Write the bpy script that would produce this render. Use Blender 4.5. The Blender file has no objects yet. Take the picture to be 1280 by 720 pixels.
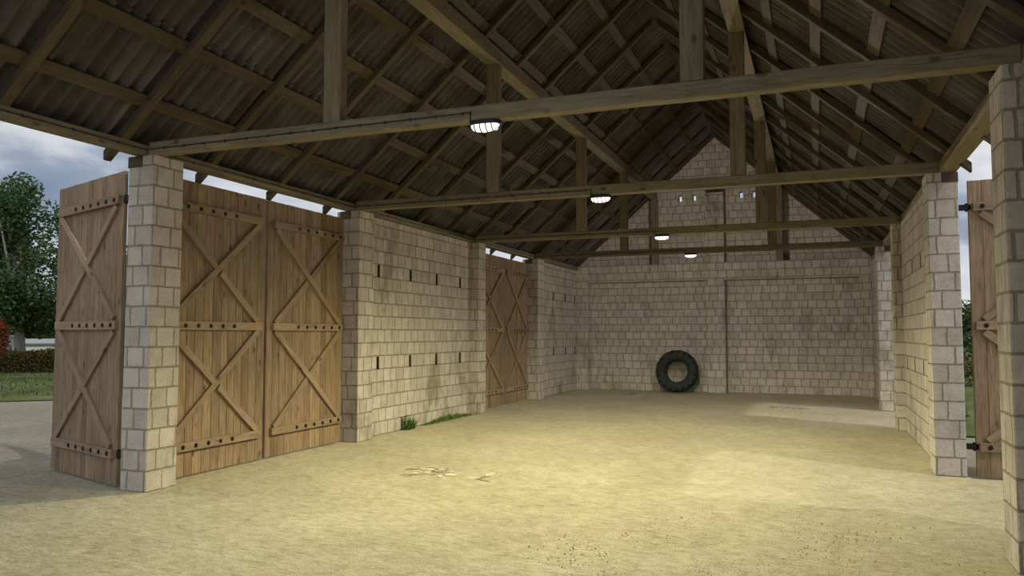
import bpy, bmesh, math, random
from mathutils import Vector, Matrix, noise as mnoise
R = random.Random(7)
SC = bpy.context.scene
COL = SC.collection

# ------------------------------------------------------------------ helpers
def link(name, verts, faces, mat=None, parent=None, smooth=False, bevel=0.0):
    me = bpy.data.meshes.new(name)
    me.from_pydata([tuple(v) for v in verts], [], faces)
    me.update()
    bm = bmesh.new(); bm.from_mesh(me)
    bmesh.ops.recalc_face_normals(bm, faces=bm.faces[:])
    if bevel > 0:
        ed = [e for e in bm.edges if len(e.link_faces) == 2 and e.calc_face_angle(0) > 0.6]
        bmesh.ops.bevel(bm, geom=ed, offset=bevel, segments=2, profile=0.6, affect='EDGES', clamp_overlap=True)
    bm.to_mesh(me); bm.free()
    if smooth:
        for p in me.polygons: p.use_smooth = True
    if mat: me.materials.append(mat)
    o = bpy.data.objects.new(name, me)
    COL.objects.link(o)
    if parent: o.parent = parent
    return o

def link_raw(name, verts, faces, mat=None, parent=None, smooth=False):
    me = bpy.data.meshes.new(name)
    me.from_pydata([tuple(v) for v in verts], [], faces)
    me.update()
    if smooth:
        for p in me.polygons: p.use_smooth = True
    if mat: me.materials.append(mat)
    o = bpy.data.objects.new(name, me)
    COL.objects.link(o)
    if parent: o.parent = parent
    return o

class MB:
    """collects simple solids into one mesh"""
    def __init__(s): s.v = []; s.f = []
    def add(s, verts, faces):
        b = len(s.v); s.v += [tuple(v) for v in verts]; s.f += [tuple(i + b for i in f) for f in faces]
    def box(s, x0, x1, y0, y1, z0, z1):
        s.add([(x0,y0,z0),(x1,y0,z0),(x1,y1,z0),(x0,y1,z0),(x0,y0,z1),(x1,y0,z1),(x1,y1,z1),(x0,y1,z1)],
              [(0,3,2,1),(4,5,6,7),(0,1,5,4),(1,2,6,5),(2,3,7,6),(3,0,4,7)])
    def prism(s, poly, y0, y1):            # poly in (x, z), extruded along y
        n = len(poly)
        s.add([(x,y0,z) for x,z in poly] + [(x,y1,z) for x,z in poly],
              [tuple(range(n)), tuple(range(2*n-1, n-1, -1))] + [(i,(i+1)%n,n+(i+1)%n,n+i) for i in range(n)])
    def tube(s, pts, r, n=8, cap=True):
        pts = [Vector(p) for p in pts]; rr = r if isinstance(r, (list, tuple)) else [r]*len(pts)
        b = len(s.v); ref = None
        for i, p in enumerate(pts):
            d = (pts[min(i+1, len(pts)-1)] - pts[max(i-1, 0)]).normalized()
            if ref is None:
                ref = Vector((0,0,1)) if abs(d.z) < .9 else Vector((1,0,0))
            u = d.cross(ref).normalized(); w = u.cross(d).normalized(); ref = w
            for k in range(n):
                a = 2*math.pi*k/n
                s.v.append(tuple(p + (u*math.cos(a) + w*math.sin(a))*rr[i]))
        for i in range(len(pts)-1):
            for k in range(n):
                s.f.append((b+i*n+k, b+i*n+(k+1)%n, b+(i+1)*n+(k+1)%n, b+(i+1)*n+k))
        if cap:
            s.f.append(tuple(b+k for k in range(n)))
            s.f.append(tuple(b+(len(pts)-1)*n+k for k in range(n-1, -1, -1)))
    def cyl(s, a, b, r, n=12): s.tube([a, b], r, n)
    def build(s, name, mat=None, parent=None, bevel=0.0, smooth=False):
        return link(name, s.v, s.f, mat, parent, smooth, bevel)

def tag(o, label, cat, group=None, kind='thing'):
    o['label'] = label; o['category'] = cat; o['kind'] = kind
    if group: o['group'] = group
    return o
def struct(o): o['kind'] = 'structure'; return o
def empty(name, loc=(0,0,0), rz=0):
    o = bpy.data.objects.new(name, None); COL.objects.link(o)
    o.empty_display_size = .1; o.location = loc; o.rotation_euler = (0,0,rz); return o
def dup(root):
    r = root.copy(); COL.objects.link(r)
    for ch in list(root.children):
        c = ch.copy(); COL.objects.link(c); c.parent = r
        for g in list(ch.children):
            d = g.copy(); COL.objects.link(d); d.parent = c
    return r
ORD = 'first second third fourth fifth sixth seventh eighth ninth tenth eleventh twelfth thirteenth fourteenth fifteenth sixteenth'.split()

# ------------------------------------------------------------------ materials
class NT:
    def __init__(s, name):
        s.m = bpy.data.materials.new(name); s.m.use_nodes = True
        s.t = s.m.node_tree; s.n = s.t.nodes; s.bsdf = s.n['Principled BSDF']
    def node(s, typ, **kw):
        n = s.n.new(typ)
        for k, v in kw.items(): setattr(n, k, v)
        return n
    def L(s, a, b): s.t.links.new(a, b)
    def val(s, inp, v):
        if hasattr(v, 'links') or hasattr(v, 'is_linked'): s.L(v, inp)
        else: inp.default_value = v
    def math(s, op, a, b=0.0, c=None, clamp=False):
        n = s.node('ShaderNodeMath', operation=op, use_clamp=clamp)
        s.val(n.inputs[0], a); s.val(n.inputs[1], b)
        if c is not None: s.val(n.inputs[2], c)
        return n.outputs[0]
    def noise(s, vec, scale, detail=4, rough=.55, dist=0.0):
        n = s.node('ShaderNodeTexNoise'); s.L(vec, n.inputs['Vector'])
        n.inputs['Scale'].default_value = scale; n.inputs['Detail'].default_value = detail
        n.inputs['Roughness'].default_value = rough; n.inputs['Distortion'].default_value = dist
        return n.outputs['Fac']
    def ramp(s, fac, stops):
        n = s.node('ShaderNodeValToRGB'); s.L(fac, n.inputs[0])
        cr = n.color_ramp
        while len(cr.elements) < len(stops): cr.elements.new(.5)
        for e, (p, c) in zip(cr.elements, stops):
            e.position = p; e.color = (*c, 1) if len(c) == 3 else c
        return n.outputs[0]
    def step(s, fac, a, b):
        n = s.node('ShaderNodeMapRange', clamp=True); s.L(fac, n.inputs[0])
        n.inputs[1].default_value = a; n.inputs[2].default_value = b
        return n.outputs[0]
    def mix(s, fac, a, b, mode='MIX'):
        n = s.node('ShaderNodeMix', data_type='RGBA', blend_type=mode)
        s.val(n.inputs[0], fac)
        for i, x in ((6, a), (7, b)):
            if isinstance(x, tuple): n.inputs[i].default_value = (*x, 1)
            else: s.L(x, n.inputs[i])
        return n.outputs[2]
    def xyz(s, vec):
        n = s.node('ShaderNodeSeparateXYZ'); s.L(vec, n.inputs[0]); return n.outputs
    def comb(s, x, y, z):
        n = s.node('ShaderNodeCombineXYZ')
        for i, v in enumerate((x, y, z)): s.val(n.inputs[i], v)
        return n.outputs[0]
    def mapping(s, vec, scale=(1,1,1), loc=(0,0,0)):
        n = s.node('ShaderNodeMapping'); s.L(vec, n.inputs[0])
        n.inputs['Scale'].default_value = scale; n.inputs['Location'].default_value = loc
        return n.outputs[0]
    def bump(s, h, strength=.5, dist=.01):
        n = s.node('ShaderNodeBump'); s.L(h, n.inputs['Height'])
        n.inputs['Strength'].default_value = strength; n.inputs['Distance'].default_value = dist
        s.L(n.outputs[0], s.bsdf.inputs['Normal'])
    def col(s, c, rough=.85, spec=.25):
        s.val(s.bsdf.inputs['Base Color'], c if not isinstance(c, tuple) else (*c, 1))
        s.bsdf.inputs['Roughness'].default_value = rough
        s.bsdf.inputs['Specular IOR Level'].default_value = spec
        return s.m

def flat(name, c, rough=.7, metal=0.0, spec=.3):
    t = NT(name); t.col(c, rough, spec); t.bsdf.inputs['Metallic'].default_value = metal; return t.m

def block_mat():
    t = NT('limestone_blocks')
    g = t.node('ShaderNodeNewGeometry'); pos = g.outputs['Position']; nrm = g.outputs['True Normal']
    x, y, z = t.xyz(pos)[:3]; nx, ny, nz = t.xyz(nrm)[:3]
    isx = t.math('GREATER_THAN', t.math('ABSOLUTE', nx), .6)
    isz = t.math('GREATER_THAN', t.math('ABSOLUTE', nz), .75)
    u = t.math('ADD', t.math('MULTIPLY', y, isx), t.math('MULTIPLY', x, t.math('SUBTRACT', 1.0, isx)))
    v = t.math('ADD', t.math('MULTIPLY', z, t.math('SUBTRACT', 1.0, isz)), t.math('MULTIPLY', y, isz))
    row = t.math('FLOOR', t.math('DIVIDE', v, .2265))
    wn = t.node('ShaderNodeTexWhiteNoise', noise_dimensions='1D'); t.L(row, wn.inputs['W'])
    u2 = t.math('ADD', u, t.math('MULTIPLY', wn.outputs['Value'], .11))
    # uneven joints: stretch the running length with a slow noise that differs in each course
    wob = t.noise(t.comb(t.math('MULTIPLY', u, 2.1), t.math('MULTIPLY', row, 7.3), 0.0), 1.0, 1)
    u3 = t.math('ADD', u2, t.math('MULTIPLY', wob, .17))
    ed = t.noise(pos, 9.0, 3)
    ed2 = t.noise(t.mapping(pos, loc=(5,3,9)), 9.0, 3)
    ub = t.math('ADD', u3, t.math('MULTIPLY', t.math('SUBTRACT', ed, .5), .03))
    vb = t.math('ADD', v, t.math('MULTIPLY', t.math('SUBTRACT', ed2, .5), .022))
    br = t.node('ShaderNodeTexBrick', offset=.5, offset_frequency=2, squash=1.0)
    t.L(t.comb(ub, vb, 0.0), br.inputs['Vector'])
    br.inputs['Scale'].default_value = 1; br.inputs['Mortar Size'].default_value = .0125
    br.inputs['Mortar Smooth'].default_value = .5; br.inputs['Bias'].default_value = 0
    br.inputs['Brick Width'].default_value = .243; br.inputs['Row Height'].default_value = .2265
    br.inputs['Color1'].default_value = (.435,.388,.333,1); br.inputs['Color2'].default_value = (.54,.485,.42,1)
    br.inputs['Mortar'].default_value = (.275,.242,.188,1)
    fine = t.noise(pos, 38.0, 5, .65); mid = t.noise(pos, 5.0, 4)
    c = t.mix(1.0, br.outputs['Color'], t.ramp(fine, [(.3,(.80,.79,.78)),(.7,(1.08,1.08,1.08))]), 'MULTIPLY')
    c = t.mix(1.0, c, t.ramp(mid, [(.3,(.86,.85,.82)),(.65,(1.05,1.05,1.05))]), 'MULTIPLY')
    # rain streaks and algae: irregular blotches, a little commoner low on the wall where damp and splash leave them
    st = t.noise(t.mapping(pos, scale=(1,1,.55)), 1.35, 6, .68)
    low = t.math('SUBTRACT', 1.0, t.step(z, 0.0, 1.1))
    blot = t.step(t.math('ADD', st, t.math('MULTIPLY', low, .07)), .565, .70)
    c = t.mix(t.math('MULTIPLY', blot, .62), c, (.135,.118,.062))
    pale = t.step(t.noise(t.mapping(pos, loc=(3,1,4)), 2.2, 4), .60, .72)
    c = t.mix(t.math('MULTIPLY', pale, .22), c, (.62,.57,.50))
    h = t.math('ADD', t.math('MULTIPLY', br.outputs['Fac'], -1.0), t.math('MULTIPLY', fine, .35))
    t.bump(h, .8, .016)
    return t.col(c, .93, .15)

def wood_mat(name, c1, c2, dark, axis='x', island=False, vary=.35):
    t = NT(name)
    tc = t.node('ShaderNodeTexCoord'); oi = t.node('ShaderNodeObjectInfo')
    off = t.math('MULTIPLY', oi.outputs['Random'], 40.0)
    if island:
        g = t.node('ShaderNodeNewGeometry'); rnd = g.outputs['Random Per Island']
        off = t.math('ADD', off, t.math('MULTIPLY', rnd, 37.0))
    else: rnd = oi.outputs['Random']
    va = t.node('ShaderNodeVectorMath', operation='ADD')
    t.L(tc.outputs['Object'], va.inputs[0]); t.L(t.comb(off, off, off), va.inputs[1])
    p = va.outputs[0]
    sc = {'x': (.09,1,1), 'z': (1,1,.09)}[axis]
    gr = t.noise(t.mapping(p, scale=sc), 34.0, 6, .62, .6)
    br = t.noise(t.mapping(p, scale=tuple(.25 if s < 1 else 1 for s in sc)), 3.2, 4, .6)
    c = t.ramp(gr, [(.30, c1), (.68, c2)])
    c = t.mix(t.math('MULTIPLY', t.step(br, .46, .70), .55), c, dark)
    # knots
    vo = t.node('ShaderNodeTexVoronoi', feature='F1'); vo.inputs['Scale'].default_value = 5.0
    t.L(t.mapping(p, scale=tuple(.55 if s < 1 else 1 for s in sc)), vo.inputs['Vector'])
    kn = t.math('SUBTRACT', 1.0, t.step(vo.outputs['Distance'], .07, .17))
    c = t.mix(t.math('MULTIPLY', kn, .75), c, tuple(d*.55 for d in dark))
    # long drying cracks
    ck = t.noise(t.mapping(p, scale=tuple(.05 if s < 1 else 1 for s in sc), loc=(7,7,7)), 16.0, 3, .5, .4)
    crack = t.math('SUBTRACT', 1.0, t.step(t.math('ABSOLUTE', t.math('SUBTRACT', ck, .44)), .0, .012))
    c = t.mix(t.math('MULTIPLY', crack, .5), c, tuple(d*.4 for d in dark))
    lo = 1 - vary; hi = 1 + vary*.55
    c = t.mix(1.0, c, t.ramp(rnd, [(0,(lo,lo,lo)),(1,(hi,hi*.985,hi*.96))]), 'MULTIPLY')
    t.bump(t.math('ADD', t.math('MULTIPLY', gr, .5), t.math('MULTIPLY', crack, -.8)), .5, .006)
    return t.col(c, .82, .22)

def dirt_mat():
    t = NT('trodden_dirt')
    g = t.node('ShaderNodeNewGeometry'); p = g.outputs['Position']; x, y, z = t.xyz(p)[:3]
    n1 = t.noise(p, .55, 5, .6); n2 = t.noise(t.mapping(p, scale=(.55,1,1)), 9.0, 7, .70, .4); n3 = t.noise(p, 70.0, 4, .7)
    n4 = t.noise(t.mapping(p, scale=(.30,1,1)), 26.0, 5, .72, .6); n5 = t.noise(p, 2.6, 5, .65)
    c = t.ramp(n1, [(.3,(.385,.338,.230)),(.55,(.448,.398,.276)),(.75,(.505,.455,.328))])
    c = t.mix(1.0, c, t.ramp(n5, [(.3,(.92,.915,.90)),(.7,(1.06,1.06,1.06))]), 'MULTIPLY')
    c = t.mix(1.0, c, t.ramp(n2, [(.30,(.80,.79,.76)),(.5,(1,1,1)),(.72,(1.12,1.12,1.12))]), 'MULTIPLY')
    c = t.mix(1.0, c, t.ramp(n4, [(.34,(.70,.69,.65)),(.52,(1.02,1.02,1.02)),(.72,(1.18,1.18,1.18))]), 'MULTIPLY')
    c = t.mix(1.0, c, t.ramp(n3, [(.32,(.56,.55,.52)),(.56,(1.10,1.10,1.10))]), 'MULTIPLY')
    # trodden-in dung and damp earth
    pt = t.step(t.noise(t.mapping(p, loc=(2,5,0)), .62, 3), .50, .66)
    sp = t.step(t.noise(t.mapping(p, scale=(.6,1,1)), 30.0, 4, .7), .56, .64)
    c = t.mix(t.math('MULTIPLY', t.math('MULTIPLY', pt, sp), .60), c, (.17,.15,.095))
    gp = t.step(t.noise(t.mapping(p, loc=(9,1,0)), 1.1, 4), .64, .76)
    c = t.mix(t.math('MULTIPLY', gp, .22), c, (.25,.26,.11))
    # the yard outside is greyer earth, darkened further to paint in the lamplight's falloff; the two run into each other at the door sills
    out = t.math('ADD', t.math('MULTIPLY', x, -1.0), t.math('MULTIPLY', t.math('SUBTRACT', n5, .5), 2.2))
    om = t.step(out, .1, 2.6)
    om = t.math('MAXIMUM', om, t.step(t.math('ADD', x, t.math('MULTIPLY', t.math('SUBTRACT', n5, .5), 2.0)), 8.6, 10.6))
    c = t.mix(om, c, t.mix(1.0, c, (.66,.665,.69), 'MULTIPLY'))
    h = t.math('ADD', t.math('ADD', t.math('MULTIPLY', n2, .9), t.math('MULTIPLY', n3, .4)), t.math('MULTIPLY', n4, .6))
    t.bump(h, .8, .018)
    return t.col(c, .96, .1)

def lawn_mat():
    t = NT('meadow_grass')
    g = t.node('ShaderNodeNewGeometry'); p = g.outputs['Position']
    n1 = t.noise(p, .35, 5, .6); n2 = t.noise(p, 9.0, 5, .7)
    c = t.ramp(n1, [(.32,(.075,.095,.026)),(.55,(.125,.145,.045)),(.72,(.23,.205,.10))])
    c = t.mix(1.0, c, t.ramp(n2, [(.3,(.6,.6,.6)),(.7,(1.25,1.25,1.25))]), 'MULTIPLY')
    t.bump(n2, .8, .05)
    return t.col(c, .95, .1)

def sheet_mat():
    t = NT('fibre_cement_sheet')
    g = t.node('ShaderNodeNewGeometry'); p = g.outputs['Position']
    n1 = t.noise(p, 1.3, 5, .65); n2 = t.noise(t.mapping(p, scale=(.12,1.6,.12)), 9.0, 5, .6); n3 = t.noise(p, 45.0, 3)
    x, y, z = t.xyz(p)[:3]
    wn = t.node('ShaderNodeTexWhiteNoise', noise_dimensions='2D')
    t.L(t.comb(t.math('FLOOR', t.math('DIVIDE', x, .56)), t.math('FLOOR', t.math('DIVIDE', y, .885)), 0.0), wn.inputs['Vector'])
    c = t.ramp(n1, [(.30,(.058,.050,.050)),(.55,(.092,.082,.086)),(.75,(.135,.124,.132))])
    c = t.mix(1.0, c, t.ramp(n2, [(.3,(.6,.58,.52)),(.7,(1.25,1.25,1.25))]), 'MULTIPLY')
    c = t.mix(1.0, c, t.ramp(wn.outputs['Value'], [(0,(.78,.75,.70)),(1,(1.12,1.12,1.16))]), 'MULTIPLY')
    gs = t.step(t.noise(t.mapping(p, loc=(4,4,1)), 1.9, 4), .58, .70)
    c = t.mix(t.math('MULTIPLY', gs, .4), c, (.06,.062,.03))
    t.bump(n3, .3, .004)
    return t.col(c, .9, .2)

M = {}
M['block'] = block_mat()
M['beam'] = wood_mat('weathered_roof_timber', (.150,.124,.078), (.262,.221,.148), (.105,.082,.047), vary=.12)
M['rafter'] = wood_mat('old_rafter_timber', (.062,.047,.029), (.112,.087,.054), (.048,.036,.022), vary=.2)
M['plank'] = wood_mat('door_planks', (.175,.116,.068), (.330,.235,.148), (.125,.075,.040), axis='z', island=True, vary=.22)
M['rail'] = wood_mat('door_rail_timber', (.205,.143,.088), (.345,.252,.163), (.14,.09,.05), vary=.16)
M['dirt'] = dirt_mat(); M['lawn'] = lawn_mat(); M['sheet'] = sheet_mat()
M['iron'] = flat('blackened_iron', (.018,.017,.016), .6, .6)
M['painted_shade'] = flat('painted_slot_shade', (.055,.046,.034), .95)  # near-black colour that paints the shade inside the wall slots
M['cable'] = flat('black_cable', (.02,.02,.02), .6)
M['plate_iron'] = flat('lamp_housing', (.03,.032,.033), .5, .3)

def rubber():
    t = NT('worn_rubber'); tc = t.node('ShaderNodeTexCoord')
    n = t.noise(tc.outputs['Object'], 6.0, 5, .6); f = t.noise(tc.outputs['Object'], 60.0, 3)
    c = t.ramp(n, [(.35,(.020,.021,.022)),(.65,(.042,.042,.041))])
    t.bump(f, .2, .004); return t.col(c, .75, .3)
M['rubber'] = rubber()

def diffuser():
    t = NT('lit_glass'); t.col((.9,.9,.88), .3)
    t.bsdf.inputs['Emission Color'].default_value = (1.0,.97,.90,1); t.bsdf.inputs['Emission Strength'].default_value = 1.6
    return t.m
M['glow'] = diffuser()

def leaf_mat(name, c1, c2, island=True):
    t = NT(name); g = t.node('ShaderNodeNewGeometry')
    c = t.ramp(g.outputs['Random Per Island'], [(0, c1), (1, c2)])
    t.col(c, .7, .2)
    tr = t.node('ShaderNodeBsdfTranslucent'); t.L(c, tr.inputs[0])
    mx = t.node('ShaderNodeMixShader'); mx.inputs[0].default_value = .3
    out = t.n['Material Output']
    t.L(t.bsdf.outputs[0], mx.inputs[1]); t.L(tr.outputs[0], mx.inputs[2]); t.L(mx.outputs[0], out.inputs[0])
    return t.m
M['leaf_green'] = leaf_mat('tree_leaf', (.028,.056,.017), (.095,.15,.048))
M['leaf_red'] = leaf_mat('red_leaf', (.10,.022,.010), (.24,.065,.025))
M['leaf_hedge'] = leaf_mat('hedge_leaf', (.060,.052,.014), (.125,.098,.026))
M['leaf_bush'] = leaf_mat('bush_leaf', (.045,.07,.026), (.11,.145,.06))
M['leaf_weed'] = leaf_mat('weed_leaf', (.075,.145,.025), (.18,.28,.07))
M['bark'] = wood_mat('pale_bark', (.20,.185,.155), (.40,.375,.33), (.10,.085,.065), axis='z', vary=.1)
M['twig'] = flat('twig', (.12,.09,.05), .9)
M['white_wall'] = flat('white_render', (.78,.78,.75), .9)
M['grey_roof'] = flat('grey_roofing', (.36,.36,.37), .8)
def flake():
    t = NT('pale_screed'); g = t.node('ShaderNodeNewGeometry')
    n = t.noise(g.outputs['Position'], 25.0, 4)
    return t.col(t.ramp(n, [(.3,(.50,.455,.33)),(.7,(.59,.545,.41))]), .95, .1)
M['flake'] = flake()
M['crumb'] = flat('dark_crumb', (.14,.118,.07), .95)
M['greyflake'] = flat('grey_screed', (.20,.215,.205), .9)
M['crackdirt'] = flat('crack_dirt', (.23,.19,.11), .97)

# ------------------------------------------------------------------ room dimensions (metres)
W = 8.2; YP = [0.0, 4.28, 9.14, 13.09]; PD = [.45, .45, .40, .52]
PTOP = 3.738; RX = 4.13; SL = .89; YBK = 17.62; YBF = 17.26
ANG = math.atan(SL); CA, SA = math.cos(ANG), math.sin(ANG)
def mx(x): return 2*RX - x          # mirror across the ridge

# ------------------------------------------------------------------ walls
def wall_cells(us, hole_list, top, bottom=0.0):
    """columns between the u-breaks, each a list of (z0, z1 at left, z1 at right)"""
    cols = []
    for a, b in zip(us[:-1], us[1:]):
        m = (a+b)/2; hs = sorted([(h[2], h[3]) for h in hole_list if h[0]-1e-6 <= m <= h[1]+1e-6])
        z = bottom; lst = []
        for h0, h1 in hs: lst.append((z, h0, h0)); z = h1
        lst.append((z, top(a), top(b))); cols.append((a, b, lst))
    return cols
def wall(name, axis, u0, u1, d0, d1, top, holes=(), extra=()):
    """a block wall running along axis from u0 to u1, d0..d1 thick, with through holes (u0,u1,z0,z1)"""
    us = sorted(set([u0, u1] + [h[0] for h in holes] + [h[1] for h in holes] + list(extra)))
    P = (lambda u, d, z: (d, u, z)) if axis == 'y' else (lambda u, d, z: (u, d, z))
    mb = MB()
    def quad(*pts): mb.add(pts, [(0,1,2,3)])
    for a, b, lst in wall_cells(us, holes, top):
        for z0, za, zb in lst:
            for d in (d0, d1): quad(P(a,d,z0), P(b,d,z0), P(b,d,zb), P(a,d,za))
        z0, za, zb = lst[-1]
        quad(P(a,d0,za), P(b,d0,zb), P(b,d1,zb), P(a,d1,za))
        quad(P(a,d0,0), P(b,d0,0), P(b,d1,0), P(a,d1,0))
    for h0, h1, z0, z1 in holes:
        quad(P(h0,d0,z0), P(h0,d1,z0), P(h0,d1,z1), P(h0,d0,z1))
        quad(P(h1,d0,z0), P(h1,d1,z0), P(h1,d1,z1), P(h1,d0,z1))
        quad(P(h0,d0,z0), P(h1,d0,z0), P(h1,d1,z0), P(h0,d1,z0))
        quad(P(h0,d0,z1), P(h1,d0,z1), P(h1,d1,z1), P(h0,d1,z1))
    for u in (u0, u1): quad(P(u,d0,0), P(u,d1,0), P(u,d1,top(u)), P(u,d0,top(u)))
    return mb

def flush(mb, name, bevel=.0):
    # weld and link; a second bevelled box shares the mesh through mb
    me = bpy.data.meshes.new(name); me.from_pydata(mb.v, [], mb.f)
    bm = bmesh.new(); bm.from_mesh(me)
    bmesh.ops.remove_doubles(bm, verts=bm.verts[:], dist=1e-5)
    bmesh.ops.recalc_face_normals(bm, faces=bm.faces[:])
    bm.to_mesh(me); bm.free(); me.materials.append(M['block'])
    o = bpy.data.objects.new(name, me); COL.objects.link(o); return o

def rough_box(x0, x1, y0, y1, z0, z1):
    """a pillar: box with softly rounded, slightly uneven arrises"""
    me = bpy.data.meshes.new('t'); bm = bmesh.new()
    mb = MB(); mb.box(x0,x1,y0,y1,z0,z1)
    vs = [bm.verts.new(v) for v in mb.v]
    for f in mb.f: bm.faces.new([vs[i] for i in f])
    ed = [e for e in bm.edges if abs(e.verts[0].co.z - e.verts[1].co.z) > .1]
    bmesh.ops.bevel(bm, geom=ed, offset=.016, segments=2, profile=.5, affect='EDGES')
    bm.verts.index_update()
    v = [tuple(a.co) for a in bm.verts]; f = [tuple(a.index for a in c.verts) for c in bm.faces]; bm.free()
    return v, f
flat_top = lambda u: PTOP
SLOT_Y = [5.20, 6.36, 7.45, 8.56]; SLOT_Z = [(1.125,1.345), (2.715,2.935)]
def slots(ys): return [(y-.045, y+.045, a, b) for y in ys for a, b in SLOT_Z]

for side in ('left', 'right'):
    f = (lambda x: x) if side == 'left' else (lambda x: W - x)
    for i, (ya, yb, ys) in enumerate([(YP[1]+.05, YP[2]+.05, SLOT_Y), (YP[3]+.05, YBK+.2, [14.98, 16.12, 17.12])]):
        a, b = sorted((f(-.46 if side == 'left' else -.34), f(-.185 if side == 'left' else -.14)))
        o = flush(wall('wall_'+side, 'y', ya, yb, a, b, flat_top, slots(ys)), 'wall_'+side)
        struct(o)
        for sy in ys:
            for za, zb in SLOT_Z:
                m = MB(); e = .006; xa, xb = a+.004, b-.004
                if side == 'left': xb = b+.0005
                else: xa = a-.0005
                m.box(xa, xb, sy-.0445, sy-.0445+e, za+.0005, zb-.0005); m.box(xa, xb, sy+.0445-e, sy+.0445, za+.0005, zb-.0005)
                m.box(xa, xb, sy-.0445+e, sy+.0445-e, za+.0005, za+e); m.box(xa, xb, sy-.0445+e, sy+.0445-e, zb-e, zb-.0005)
                m.build('slot_shade', M['painted_shade'], o)  # added thin frame, its dark colour standing in for the slot's shade
        for k in ((1, 2) if i == 0 else (3,)):
            x0, x1 = sorted((f(-.37 if side == 'left' else -.345), f(0)))
            pv, pf = rough_box(x0, x1, YP[k], YP[k]+PD[k], 0, PTOP)
            pier = link_raw('pier', pv, pf, M['block'], o)
            p0, p1 = sorted((f(-.375 if side == 'left' else -.35), f(-.165)))
            pm = MB(); pm.box(p0, p1, YP[k]-.006, YP[k]+PD[k]*.9, 3.61, PTOP-.004)
            pm.build('timber_pad', M['rafter'], o, .004)
            if side == 'right' and k == 3 or side == 'left' and k == 2:
                for z in (.42, 3.28):
                    hb = MB(); hb.cyl((f(-.378),YP[k]-.03,z-.05),(f(-.378),YP[k]-.03,z+.05),.022,10)
                    hb.box(min(f(-.40),f(-.35)),max(f(-.40),f(-.35)),YP[k]-.03,YP[k]+.02,z-.03,z+.03)
                    hb.build('hinge_pintle', M['iron'], o)
# the bay of wall beside the camera, closed
o = flush(wall('wall_right', 'y', -7.6, -.02, W+.13, W+.43, flat_top), 'wall_right'); struct(o)

# free standing pillars at the front
for side in ('left', 'right'):
    f = (lambda x: x) if side == 'left' else (lambda x: W - x)
    x0, x1 = sorted((f(-.37 if side == 'left' else -.345), f(0)))
    r = empty('block_pillar', (f(-.185), PD[0]/2, 0))
    pv, pf = rough_box(x0, x1, 0, PD[0], 0, PTOP)
    s = link_raw('pier', [(a-f(-.185), b-PD[0]/2, c) for a, b, c in pv], pf, M['block'], r)
    p0, p1 = sorted((f(-.375 if side == 'left' else -.35), f(-.165)))
    pm = MB(); pm.box(p0-f(-.185), p1-f(-.185), -PD[0]/2-.006, PD[0]/2-.03, 3.61, PTOP-.004)
    pm.build('timber_pad', M['rafter'], r, .004)
    tag(r, 'pale block pillar standing between the swung-open plank door and the closed double doors' if side == 'left'
        else 'pale block pillar cut off by the frame edge, nearest the camera', 'pillar', None)

# back wall with gable
gt = lambda x: 4.056 + SL*min(x, mx(x))
gs = [(x-.055, x+.055, 5.80, 6.0) for x in (3.05, 3.48, 4.86, 5.24)]
bw = flush(wall('wall_back', 'x', -.43, W+.43, YBK, YBK+.32, lambda x: max(gt(x), 3.6), gs, extra=[RX]), 'wall_back'); struct(bw)
mb = MB()
mb.box(-.185, W+.14, YBF, YBK+.02, 3.34, 3.86)
mb.build('tie_band', M['block'], bw, .008)
for x0, x1, z1 in ((-.185, .20, 3.335), (8.04, W+.14, 3.335), (3.83, 4.38, 3.335)):
    v, fc = rough_box(x0, x1, YBF, YBK+.02, 0, z1); link_raw('pilaster', v, fc, M['block'], bw)
v, fc = rough_box(3.83, 4.38, YBF, YBK+.02, 3.865, 5.96); link_raw('pilaster', v, fc, M['block'], bw)

# ------------------------------------------------------------------ ground
def sheet_grid(name, x0, x1, y0, y1, z, step, mat, amp):
    nx = max(1, int((x1-x0)/step)); ny = max(1, int((y1-y0)/step)); v = []; fc = []
    for j in range(ny+1):
        for i in range(nx+1):
            x = x0+(x1-x0)*i/nx; y = y0+(y1-y0)*j/ny
            h = mnoise.noise(Vector((x*.9, y*.9, 3)))*amp + mnoise.noise(Vector((x*2.7, y*2.7, 8)))*amp*.5
            v.append((x, y, z + h))
    for j in range(ny):
        for i in range(nx):
            a = j*(nx+1)+i; fc.append((a, a+1, a+nx+2, a+nx+1))
    o = link_raw(name, v, fc, mat, None, True); return o
struct(sheet_grid('floor', -.38, W+.38, -7.6, YBK+.1, .0, .18, M['dirt'], .007))
g = link('ground', [(-120,-60,-.012),(120,-60,-.012),(120,140,-.012),(-120,140,-.012)], [(0,1,2,3)], M['dirt']); struct(g)
g = link('lawn', [(-45,-24.6,.012),(-12.3,8.1,.012),(-1.6,18.8,.012),(-1.6,135,.012),(-110,135,.012),(-110,-24.6,.012)], [(0,1,2,3,4,5)], M['lawn']); struct(g)
g = link('lawn', [(8.95,8.6,.012),(60,8.6,.012),(60,135,.012),(8.95,135,.012)], [(0,1,2,3)], M['lawn']); struct(g)

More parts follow.
